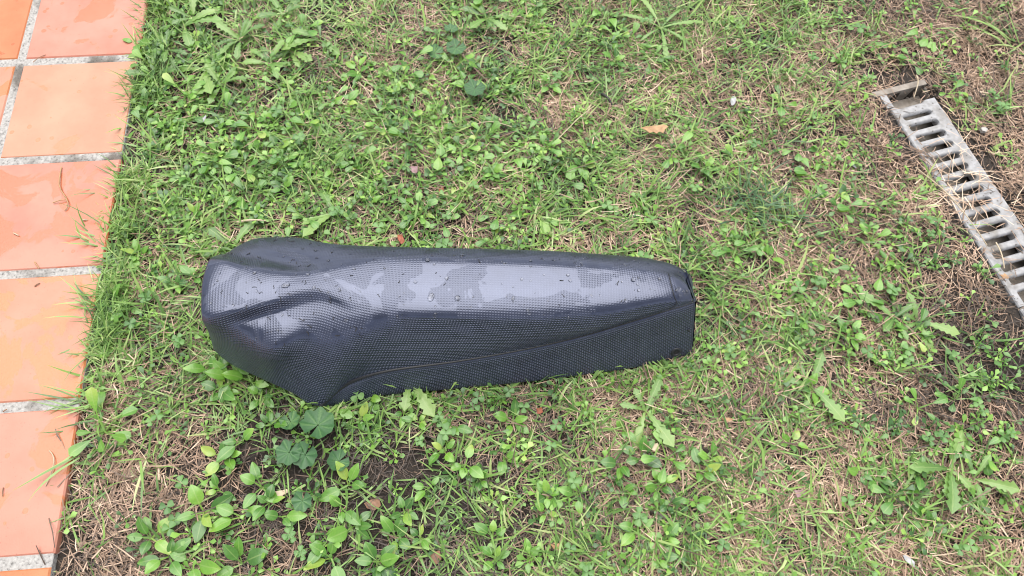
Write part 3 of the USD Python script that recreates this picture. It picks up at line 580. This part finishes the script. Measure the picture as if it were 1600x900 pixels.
cover('grass', [tuft(8, (.018, .055), (.0016, .0040), lean=(.7, 1.45), seg=3) for _ in range(18)], GRASS, gxy, 'short green blades of lawn grass', 'grass', 22, z=-.002)
cover('ground_cover', [rosette_small(int(rng.integers(4, 9)), (.006, .0145)) for _ in range(18)], SMALL, scatter(LEAF, 3500, gain=1.1, power=1.9, clump=.9, seed=3), 'low small round leaved weeds spreading through the lawn', 'ground cover', 23, z=.002, var=.2)
def crumbs(n):
    mb = MB(); ico0 = trimesh.creation.icosphere(0, 1.0)
    for _ in range(n):
        r = rng.choice([.0012, .0020, .0034], p=[.6, .3, .1]); mb.add(ico0.vertices * r * rng.uniform(.6, 1.3, 3) + [rng.normal(0, .012), rng.normal(0, .012), r * .3] + rng.normal(0, r * .18, (12, 3)), ico0.faces)
    return mb
cover('soil_crumbs', [crumbs(14) for _ in range(8)], SOIL, scatter(np.full((9, 16), 9.0), 700, clump=.2, seed=8, low=True), 'small dark crumbs of damp soil between the plants', 'soil crumbs', 24, z=.0005)
# ------------------------------------------------------------------ single plants
ORD = 'first second third fourth fifth sixth seventh eighth ninth tenth eleventh twelfth thirteenth fourteenth fifteenth sixteenth seventeenth eighteenth nineteenth twentieth'.split()
ZONES = [((0, 0, 330, 130), 'beside the topmost tiles'), ((0, 130, 330, 260), 'beside the third tile row'), ((0, 260, 330, 430), 'beside the wet pink tile'),
         ((0, 430, 310, 640), 'between the tiles and the seat front'), ((0, 640, 290, 1100), 'beside the lowest tiles'),
         ((330, 0, 560, 110), 'at the top left lawn edge'), ((560, 0, 800, 110), 'along the top, left of centre'), ((800, 0, 1150, 110), 'along the top, right of centre'),
         ((330, 110, 560, 240), 'up behind the seat hump'), ((560, 110, 800, 240), 'well behind the seat middle'), ((800, 110, 1150, 240), 'around the tan dead leaf'),
         ((330, 240, 560, 400), 'close behind the seat hump'), ((560, 240, 800, 420), 'close behind the seat middle'), ((800, 240, 1150, 440), 'close behind the seat tail'),
         ((1150, 0, 1800, 140), 'above the drain pit'), ((1150, 140, 1480, 300), 'left of the drain pit'), ((1480, 140, 1800, 480), 'right of the drain grate'), ((1090, 300, 1300, 480), 'between seat tail and the grate'),
         ((1300, 300, 1620, 480), 'left of the covered grate slots'), ((1060, 480, 1330, 640), 'right of the seat tail corner'), ((1330, 480, 1800, 640), 'below the grate'),
         ((290, 560, 520, 700), 'below the seat front corner'), ((520, 590, 820, 700), 'below the seat piping'), ((820, 560, 1090, 700), 'below the skirt panel'),
         ((290, 700, 460, 800), 'left of the big mallow leaves'), ((460, 700, 620, 800), 'around the big mallow leaves'), ((620, 700, 820, 800), 'at mid bottom left of centre'), ((820, 700, 1060, 800), 'at mid bottom right of centre'),
         ((290, 800, 620, 1100), 'on the bottom edge at left'), ((620, 800, 1060, 1100), 'on the bottom edge at centre'), ((1060, 640, 1330, 1100), 'in the lower right lawn'), ((1330, 640, 1800, 1100), 'in the bottom right corner')]
def zone(px, py):
    for (a, b, c, d), t in ZONES:
        if a <= px < c and b <= py < d: return t
    return None
queue = {}
def plant(kind, protos, xy, label, cat, group, seed, z=.004, smin=.85, smax=1.2, scales=None):
    """Single plants: each proto is a class with its leaves as parts; each plant references one."""
    r = np.random.default_rng(seed); seen = {}; spots = []
    pp = PX(np.column_stack([xy, np.full(len(xy), -.01)]))
    order = np.argsort(pp[:, 0])
    for i in order:
        z0 = zone(*pp[i])
        if z0 is None or not (-40 < pp[i, 0] < 1640 and -40 < pp[i, 1] < 940): continue
        spots.append((i, z0)); seen[z0] = seen.get(z0, 0) + 1
    count = {}
    for i, z0 in spots:
        k = r.integers(len(protos)); p = stage.GetPrimAtPath(path_for(kind)) if False else None
        x, y = xy[i]; sc = r.uniform(smin, smax) * (1 if scales is None else scales[i])
        xf = xform(path_for(kind), (x, y, float(hgt(x, y)) + z), r.uniform(0, 6.28), sc)
        xf.GetPrim().GetReferences().AddInternalReference(protos[k][0]); xf.GetPrim().SetInstanceable(True)
        count[z0] = count.get(z0, 0) + 1
        which = '' if seen[z0] == 1 else ORD[min(count[z0], 20) - 1] + ' from left, '
        what = label[r.integers(len(label))] if False else protos[k][1]
        lab = (f'{which}{label} {z0}' if which else f'lone {label} {z0}')
        tag(xf, lab, cat, group)
kinds = 0
def proto(parts, words=''):
    """parts: list of (name, MB, material)."""
    global kinds
    kinds += 1; p = f'/World/plant_kind_{kinds:03d}'; stage.CreateClassPrim(p); n = {}
    for name, mb, mt in parts:
        m = usdkit.mesh(stage, path_for(name, p), mb.mesh(), mt, smooth=True, uv=np.vstack(mb.u))
        UsdGeom.PrimvarsAPI(m).CreatePrimvar('tone', T.FloatArray, 'vertex').Set(Vt.FloatArray.FromNumpy(np.concatenate(mb.t).astype(np.float32)))
    return (p, words)
def one(v, f, u=None, t=.5):
    mb = MB(); mb.add(v, f, t, u); return mb
def plantain(n, Lr, shape='ovate', mt=PLANT, wr=(.5, .72), lift=(.15, .75), pet=(.25, .55), wav=.03, arch=(.3, .9), seg=9):
    a0 = rng.uniform(0, 6.3); parts = []
    for k in range(n):
        L = rng.uniform(*Lr); v, f, u = leaf(L, L * rng.uniform(*wr), shape, fold=rng.uniform(.08, .35), lift=rng.uniform(*lift), arch=rng.uniform(*arch), pet=rng.uniform(*pet), seg=seg, wav=wav, ph=rng.uniform(0, 6))
        parts.append(('leaf', one(turn(v, a0 + k * 2.4 + rng.normal(0, .35), rng.uniform(0, .004), rng.normal(0, .22)), f, u, np.clip(rng.normal(.47, .17) + (rng.random() < .35) * rng.uniform(.2, .5) * u[:, 0] ** 2, .05, 1)), mt))
    return parts
PL = [proto(plantain(int(rng.integers(3, 7)), (.018, .032))) for _ in range(12)]
SP = [proto(plantain(int(rng.integers(5, 9)), (.016, .030), 'spatulate', wr=(.42, .6), wav=.0)) for _ in range(8)]
DL = [proto(plantain(int(rng.integers(4, 8)), (.035, .065), 'lobed', DANDE, wr=(.28, .44), lift=(.1, .6), pet=(.05, .15), wav=.025, seg=12)) for _ in range(8)]
CL = []
for q in range(8):
    parts = []
    for k in range(int(rng.integers(1, 4))):
        tf = trefoil(rng.uniform(.0075, .0115), rng.uniform(.012, .026)); a = rng.uniform(0, 6.3); d = rng.uniform(.002, .018)
        mb = MB(); mb.add(turn(tf.mesh().vertices, rng.uniform(0, 6.3), 0, rng.normal(0, .15)) + [d * np.cos(a), d * np.sin(a), 0], tf.mesh().faces, np.concatenate(tf.t), np.vstack(tf.u)); parts.append(('leaf', mb, CLOVER))
    CL.append(proto(parts))
ML = []
for q in range(6):
    parts = []
    for k in range(1):
        v, f, t = round_leaf(rng.uniform(.0150, .0205), 7, rng.uniform(.15, .4), rng.uniform(.014, .028), rng.uniform(-.25, .25)); a = rng.uniform(0, 6.3)
        parts.append(('leaf', one(turn(v, a, 0) + [0, 0, 0] + (np.array([.03 * np.cos(a), .03 * np.sin(a), 0]) if k else 0), f, None, t), MALLOW))
    ML.append(proto(parts))

def ground_xy(a): return np.array([W(x, y, .004)[:2] for x, y in a])
PLX = [(377,690),(350,713),(340,765),(317,800),(377,807),(233,840),(262,870),(300,877),(377,880),(543,757),(533,793),(553,820),(510,847),(517,872),(440,807),(420,787),(630,643),(653,657),(707,663),(693,703),(727,723),(750,747),(787,713),
       (670,760),(630,797),(657,840),(617,837),(587,877),(770,837),(773,873),(407,760),(420,663),(362,590),(345,610),(392,596),(330,578),(408,618),(855,773),(903,773),(825,873),(973,767),(1033,760),(1083,783),(1047,787),(1000,827),(1040,843),(1030,870),(855,800),
       (975,668),(970,723),(1003,710),(1097,733),(1113,717),(1147,817),(1377,747),(1440,740),(1460,820),(1350,737),(1270,603),(1330,520),(1240,690),(800,655),(575,618),(560,655),
       (225,160),(240,190),(290,270),(300,330),(255,280),(375,300),(400,330),(300,430),(270,440),(175,470),(195,480),(215,395),(330,90),(210,65),(860,130),(1100,260),(910,255),(770,270),(780,190),(690,180),(620,150),(540,160),(430,225),(440,290),(520,260),(560,110),(960,90),(1200,400)]
SPX = [(160,672),(1043,715),(1407,775),(1440,635),(560,105),(600,190),(690,130),(520,150),(470,190),(440,250),(640,220),(720,230),(740,255),(400,200),(350,180),(560,250),(610,300),(820,210),(850,230),(1050,240),(1250,230),(1300,210),(1400,60),(1430,90),(1460,50),(1340,330),(1380,420),(1350,470),(1290,420),(1260,500),(1430,520),(1500,620),(1540,700),(330,250),(380,260),(270,210),(430,130),(1220,160),(650,330),(700,310)]
DLX = [(285,40),(260,75),(240,115),(320,105),(420,95),(452,75),(375,60),(470,395),(360,380),(520,330),(1490,730),(1530,745),(760,25),(1400,495),(1440,500),(640,590),(1270,600),(300,25),(345,130),(440,20),(500,60),(1010,640)]
CLX = [(565,612),(740,635),(835,625),(655,690),(693,682),(470,870),(455,843),(455,820),(250,800),(275,810),(285,770),(230,465),(195,515),(275,535),(285,530),(560,215),(430,180),(425,250),(470,225),(640,250),(1395,455),(1270,440),(1250,450),(1455,365),(1445,345),(1350,540),(1420,560),(1490,560),(1385,60),(1270,90),(1330,40),(860,655),(870,690),(700,390),(690,345),(600,370),(740,300),(960,330),(1090,300),(1000,350),(800,140),(850,300),(1180,230),(1260,170),(1600,600),(1530,640),(1580,680),(1340,800),(1120,560),(1140,850),(900,850),(1500,860),(1565,170),(1450,690),(690,650)]
MLX = [(705,50),(713,82),(742,146),(680,88),(500,668),(455,660),(480,714),(530,722),(476,785),(455,710)]
def jit(a, s): return ground_xy(a) + np.random.default_rng(len(a)).normal(0, s, (len(a), 2))
def extra(n, G, seed):
    return scatter(G, n, gain=1.0, power=1.5, clump=.7, seed=seed, over=.01, low=True)
plant('mallow', ML, ground_xy(MLX), 'round pleated dark green mallow leaf', 'mallow', 'dark round mallow leaves in the lawn', 31, z=.004)
plant('plantain', PL, np.vstack([ground_xy(PLX)]), 'plantain with oval glossy leaves', 'plantain', 'plantains in the lawn', 32, z=.007, scales=[.92 if x < 620 and y > 560 else .72 for x, y in PLX])
r_ex = extra(260, LEAF ** 2 / 9, 61); r_ex = r_ex[PX(np.column_stack([r_ex, 0 * r_ex[:, 0]]))[:, 1] < 420][:90]
plant('daisy_rosette', SP, np.vstack([ground_xy(SPX), r_ex]), 'flat rosette of spoon shaped leaves', 'rosette', 'spoon leaved rosettes in the lawn', 33, z=.006, scales=[1.45] + [1.0] * 400)
plant('dandelion', DL, ground_xy(DLX), 'dandelion with long toothed leaves', 'dandelion', 'dandelions in the lawn', 34, z=.007)
plant('clover', CL, np.vstack([ground_xy(CLX), extra(32, LEAF, 51)]), 'three leaved clover', 'clover', 'clovers in the lawn', 35, z=.004)
# dark tuft, tall blades, feathery dandelion, grass hanging over the tiles
def grass_thing(name, px, py, n, Lr, wr, lean, label, mt=GRASS, az=None, spread=.012, z=.0):
    p = W(px, py, .0); x, y = p[:2]
    t = tag(xform(path_for(name), (x, y, float(hgt(x, y)) + z)), label, 'grass tuft')
    for k in range(n):
        mb = MB(); a = rng.uniform(0, 6.3) if az is None else rng.normal(*az)
        ribbon(mb, np.array([rng.normal(0, spread), rng.normal(0, spread), 0]), a, rng.uniform(*Lr), rng.uniform(*wr), rng.uniform(*lean), rng.uniform(.2, .8), rng.uniform(.2, .9), 6, sway=rng.normal(0, .35))
        obj('blade', mb.mesh(), mt, t, True, np.concatenate(mb.t))
grass_thing('grass_tuft', 1178, 318, 90, (.03, .075), (.002, .0034), (.5, 1.3), 'dense dark bluish grass tuft between the seat tail and the drain', BLUISH, spread=.020)
grass_thing('grass_tuft', 1235, 330, 34, (.03, .06), (.002, .003), (.6, 1.3), 'smaller bluish grass tuft just right of the dense dark one', BLUISH, spread=.014)
grass_thing('grass_tuft', 1592, 62, 9, (.07, .13), (.004, .0065), (.7, 1.2), 'broad bladed bright grass in the top right corner', az=(2.6, .5), spread=.01)
grass_thing('grass_tuft', 1590, 165, 8, (.05, .10), (.0025, .004), (.8, 1.3), 'yellowing grass bending over straw at the right edge', az=(2.0, .7), spread=.01)
grass_thing('grass_tuft', 122, 712, 3, (.075, .085), (.0030, .0034), (1.05, 1.15), 'long dark blades lying across the lowest tile', az=(3.85, .06), spread=.003, z=.012)
grass_thing('grass_tuft', 135, 632, 9, (.05, .08), (.002, .003), (.9, 1.25), 'blades reaching over the grout below the streaked tile', az=(3.1, .3), spread=.008, z=.008)
grass_thing('grass_tuft', 150, 480, 14, (.035, .065), (.002, .003), (.5, 1.2), 'upright grass tuft at the edge of the streaked tile', az=(2.7, .7), spread=.01, z=.006)
grass_thing('grass_tuft', 152, 372, 12, (.03, .055), (.002, .003), (.6, 1.2), 'grass blades leaning over the wet pink tile', az=(2.6, .6), spread=.012, z=.006)
grass_thing('grass_tuft', 1050, 575, 4, (.03, .045), (.0026, .0034), (.7, 1.0), 'few blades rising in front of the skirt by the rivet', az=(2.3, .5), spread=.006, z=.004)
grass_thing('grass_tuft', 925, 592, 2, (.04, .05), (.003, .0036), (.7, .9), 'single pale blades rising against the skirt panel', az=(.9, .2), spread=.004, z=.004)
grass_thing('grass_tuft', 228, 725, 3, (.06, .085), (.0026, .0036), (.9, 1.2), 'long bright blades on bare straw beside the lowest tiles', az=(-1.3, .4), spread=.006, z=.012)
er = np.random.default_rng(77); ne = 520
exy = np.column_stack([er.uniform(.2125, .240, ne), er.uniform(-.62, .5, ne)]); exy = exy[er.uniform(0, 1, ne) < .5 + .55 * np.sin(exy[:, 1] * 47 + 2 * np.sin(exy[:, 1] * 19))]
cover('edge_grass', [tuft(8, (.02, .055), (.0014, .0029), lean=(.35, 1.2), seg=3) for _ in range(8)], GRASS, exy, 'grass hanging over the right edge of the tiles', 'grass', 78, z=.002)
feather = []
for k in range(7):
    L = rng.uniform(.05, .085); v, f, u = leaf(L, L * .17, 'lobed', fold=.1, lift=.25, arch=.5, pet=.1, seg=15); feather.append((turn(v, k * .9 + rng.normal(0, .2)), f, u))
p = W(1033, 42, .0); t = tag(xform('/World/feathery_dandelion', (p[0], p[1], -.004)), 'pale feathery dandelion with narrow toothed leaves at the top edge', 'dandelion')
for v, f, u in feather: obj('leaf', trimesh.Trimesh(v, f, process=False), DANDE, t, True, np.full(len(v), .6), u)
# straw drifted over the middle of the grate
dr = np.random.default_rng(9); nd = 9
ds, dn = np.clip(dr.normal(.725, .05, nd), .62, .84), np.clip(dr.normal(N0 + .02, .03, nd), N0 - .03, N1 + .01)
cover('straw_drift', [straws(12, (.015, .05), (.0008, .0018), spread=.016, tone=(.4, 1)) for _ in range(8)], STRAW, np.column_stack([ds * DA[0] + dn * DN[0], ds * DA[1] + dn * DN[1]]), 'pale straw lying over the middle of the drain grate', 'straw', 10, z=.0065, tilt=.1)

# litter -----------------------------------------------------------
def litter(name, px, py, pts, mt, label, cat, curl=.15, z=.012, rz=0.0, thick=.0006, on=None):
    """A small curled flat scrap, outline in millimetres."""
    pg = Polygon(np.array(pts) * .001); m = trimesh.creation.extrude_polygon(pg, thick)
    m = m.subdivide().subdivide(); v = m.vertices; r = np.abs(v[:, :2]).max()
    v[:, 2] += curl * (v[:, 0] ** 2 * 1.0 - .6 * v[:, 1] ** 2 + .8 * v[:, 0] * v[:, 1]) / r + .0006 * np.sin(v[:, 0] * 900) * np.cos(v[:, 1] * 700)
    p = W(px, py, 0); x, y = p[:2]; base = float(hgt(x, y)) + z if on is None else on
    v = turn(v, rz); v[:, 2] += base; v[:, 0] += x; v[:, 1] += y; m.vertices = v
    tag(obj(name, m, mt, None, 40), label, cat)
def lens(a, b, n=12, jag=0.0):
    t = np.linspace(0, 2 * np.pi, n, endpoint=False); k = 1 + jag * np.sin(t * 5 + 1) ; return np.stack([a * np.cos(t) * k, b * np.sin(t) * k], 1)
litter('dead_leaf', 1020, 208, [(-24, 3), (-13, 8), (2, 9), (18, 8), (25, 2), (18, -3), (15, -9), (9, -4), (4, -8), (-2, -4), (-9, -7), (-14, -1)], TAN, 'curled tan dead leaf in the grass above the seat tail', 'dead leaf', .2, .024)
litter('white_petal', 1145, 158, lens(5, 11), WHITE, 'small white petal standing in the grass right of the tan leaf', 'petal', .3, .016, -.35)
litter('white_petal', 316, 187, [(-9, -4), (-3, -7), (4, -4), (9, 3), (6, 7), (0, 4), (-6, 3)], WHITE, 'crumpled white petal among weeds beside the third tile row', 'petal', .5, .020)
litter('white_petal', 1425, 876, [(-4, 9), (1, 8), (6, -2), (5, -9), (0, -7), (-5, 2)], WHITE, 'white scrap near the bottom right corner', 'petal', .3, .012, .2)
litter('white_petal', 1336, 255, lens(3.5, 7), WHITE, 'small white fleck left of the drain grate', 'petal', .3, .010, .5)
litter('paper_scrap', 440, 774, [(-9, 5), (9, 7), (10, 2), (3, -1), (2, -6), (-7, -3)], CREAM, 'cream paper scrap beside the lowest big mallow leaf', 'paper scrap', .2, .014)
litter('dead_leaf', 645, 266, [(-9, 6), (-1, 8), (9, 2), (8, -6), (2, -9), (-3, -3), (-5, 1)], MAUVE, 'mauve withered leaf well behind the seat', 'dead leaf', .5, .014)
litter('dead_leaf', 626, 372, [(-6, 9), (2, 8), (4, 1), (7, -7), (0, -9), (-4, -3)], RED, 'rusty red dead leaf close behind the seat', 'dead leaf', .5, .014)
litter('dead_leaf', 870, 853, [(-8, 3), (0, 6), (8, 1), (6, -4), (-3, -5)], TAN, 'small tan leaf scrap near the bottom edge centre', 'dead leaf', .4, .010)
litter('dead_leaf', 680, 870, [(-7, 8), (6, 8), (8, -3), (1, -9), (-6, -4)], BROWN, 'brown leaf scrap at the bottom edge left of centre', 'dead leaf', .4, .010)
litter('dead_leaf', 582, 787, [(-12, 2), (-2, 8), (9, 7), (11, -3), (2, -8), (-8, -5)], BROWN, 'flat brown leaf on bare soil right of the big mallow leaves', 'dead leaf', .3, .006)
litter('dead_leaf', 1250, 771, [(-7, 5), (7, 5), (8, -4), (-5, -5)], MAUVE, 'pinkish dead leaf in the lower right lawn', 'dead leaf', .3, .012)
litter('dead_leaf', 843, 640, [(-4, 4), (4, 5), (5, -3), (-3, -5)], RED, 'orange red leaf fleck below the skirt panel', 'dead leaf', .4, .014)
litter('dead_leaf', 1022, 700, [(-5, 5), (5, 6), (7, -2), (1, -6), (-5, -3)], CREAM, 'yellowed leaf below the seat tail', 'dead leaf', .3, .016)
litter('dead_leaf', 1137, 655, [(-9, 2), (2, 4), (9, 0), (1, -4)], TAN, 'slim tan leaf piece right of the seat tail corner', 'dead leaf', .4, .010)
litter('dead_leaf', 690, 298, [(-4, 5), (4, 4), (3, -5), (-4, -4)], RED, 'tiny red leaf fleck behind the seat middle', 'dead leaf', .4, .014)
litter('dead_leaf', 1572, 430, [(-6, 5), (3, 6), (7, -3), (-2, -6)], TAN, 'pinkish tan leaf lying on the lower grate edge', 'dead leaf', .4, .004)
litter('pebble', 1540, 200, lens(6, 5, 10, .1), STONE, 'small grey pebble in straw right of the grate', 'pebble', .1, .006, 0, .006)
def stick(name, a, b, r, mt, label, cat, bow=.004, z=.014, on=None, mids=()):
    pts = [W(*q, 0) for q in (a, *mids, b)]; pts = np.array(pts); n = 10
    pts = PchipInterpolator(np.linspace(0, 1, len(pts)), pts)(np.linspace(0, 1, n))
    base = np.array([float(hgt(q[0], q[1])) + z for q in pts]) if on is None else np.full(n, on)
    pts[:, 2] = base + bow * np.sin(np.linspace(0, np.pi, n)); v, f = tube(pts, np.linspace(r, r * .7, n), 6); tag(obj(name, (v, f), mt, None, 60), label, cat)
stick('twig', (940, 147), (956, 165), .0026, TWIG, 'short black twig in the grass left of the tan leaf', 'twig')
stick('straw_stalk', (370, 346), (420, 344), .0022, CREAM, 'thick pale straw stalk lying behind the seat hump', 'straw')
stick('straw_stalk', (97, 262), (102, 330), .0011, TAN, 'bent dry straw lying on the wet pink tile', 'straw', .002, on=.002, mids=((94, 290), (108, 318)))
stick('straw_stalk', (84, 318), (107, 313), .0009, TAN, 'short straw crossing the bent straw on the pink tile', 'straw', .002, on=.0025)
stick('straw_stalk', (52, 98), (72, 86), .0007, BROWN, 'thin dark stem on the grout crossing', 'straw', .002, on=.001)
stick('straw_stalk', (78, 705), (72, 760), .0009, CREAM, 'pale curved straw on the lowest tile', 'straw', .002, on=.0015, mids=((86, 725),))
stick('straw_stalk', (6, 762), (5, 776), .0008, BROWN, 'short brown bit on the left edge of the lowest tile', 'straw', .001, on=.0015)
stick('straw_stalk', (560, 130), (590, 172), .0010, CREAM, 'long pale stalk arching through grass behind the seat', 'straw', .012)
stick('straw_stalk', (745, 195), (800, 200), .0009, CREAM, 'pale stalk lying right of the lone mallow leaf', 'straw', .008)
stick('straw_stalk', (865, 225), (930, 165), .0010, CREAM, 'long pale stalk below the black twig', 'straw', .008)
stick('straw_stalk', (1555, 380), (1568, 420), .0012, CREAM, 'pale stalk lying across the lower grate slots', 'straw', .004, on=.002)
stick('straw_stalk', (1430, 262), (1540, 385), .0010, CREAM, 'long thin stalk beside the covered grate slots', 'straw', .012)
stick('straw_stalk', (1432, 118), (1428, 152), .0012, CREAM, 'pale stalk standing over the open drain pit', 'straw', .01, on=.0)
for q, (a, b) in enumerate([((55, 410), (62, 420)), ((22, 365), (30, 369)), ((55, 448), (63, 443)), ((130, 345), (137, 344)), ((12, 640), (6, 644))]):
    stick('tile_crumb', a, b, .0011, (TAN, CREAM, BROWN, CREAM, BROWN)[q], ('tan crumb on the wet pink tile near its grout', 'tiny pale seed on the wet pink tile, left side', 'dark crumb on the streaked tile', 'pale crumb near the grassy edge of the pink tile', 'dark stem on the left part of the grout above the lowest tile')[q], 'crumb', .001, on=.0016)
# bits of cut grass and dirt stuck to the wet vinyl
cr = np.random.default_rng(41); cm = MB()
for q in range(85):
    i, j = ok[cr.integers(len(ok))]
    if cr.random() < .6:                                                    # most lie on the front end
        kk = ok[ok[:, 1] < S.shape[1] * .36]; i, j = kk[cr.integers(len(kk))]
    n = nrm[i, j]; a = cr.uniform(0, 6.3); d = np.cross(n, [np.cos(a), np.sin(a), .1]); d /= np.linalg.norm(d); L = cr.uniform(.0012, .0075)
    e = np.cross(n, d); pts = np.array([S[i, j] + n * .0006 + d * L * (t - .5) + e * L * .18 * np.sin(t * 3) * cr.normal() for t in np.linspace(0, 1, 4)])
    v, f = tube(pts, cr.uniform(.00025, .0005), 4); cm.add(v, f)
tag(cm.build('grass_clippings', TWIG), 'tiny dark clippings and dirt specks stuck on the wet seat', 'clippings', kind='stuff')
# stitched seam across the tail
i0, i1 = int(len(S) * (GLS[4] + .01)), int(len(S) * GLS[11]); jj = int(np.argmin(np.abs(us - .652)))
line = S[i0:i1:3, jj] + np.array([0, 0, .0003]); v, f = tube(line, .0007, 5); obj('stitched_seam', (v, f), RUBBER, seat, 60)
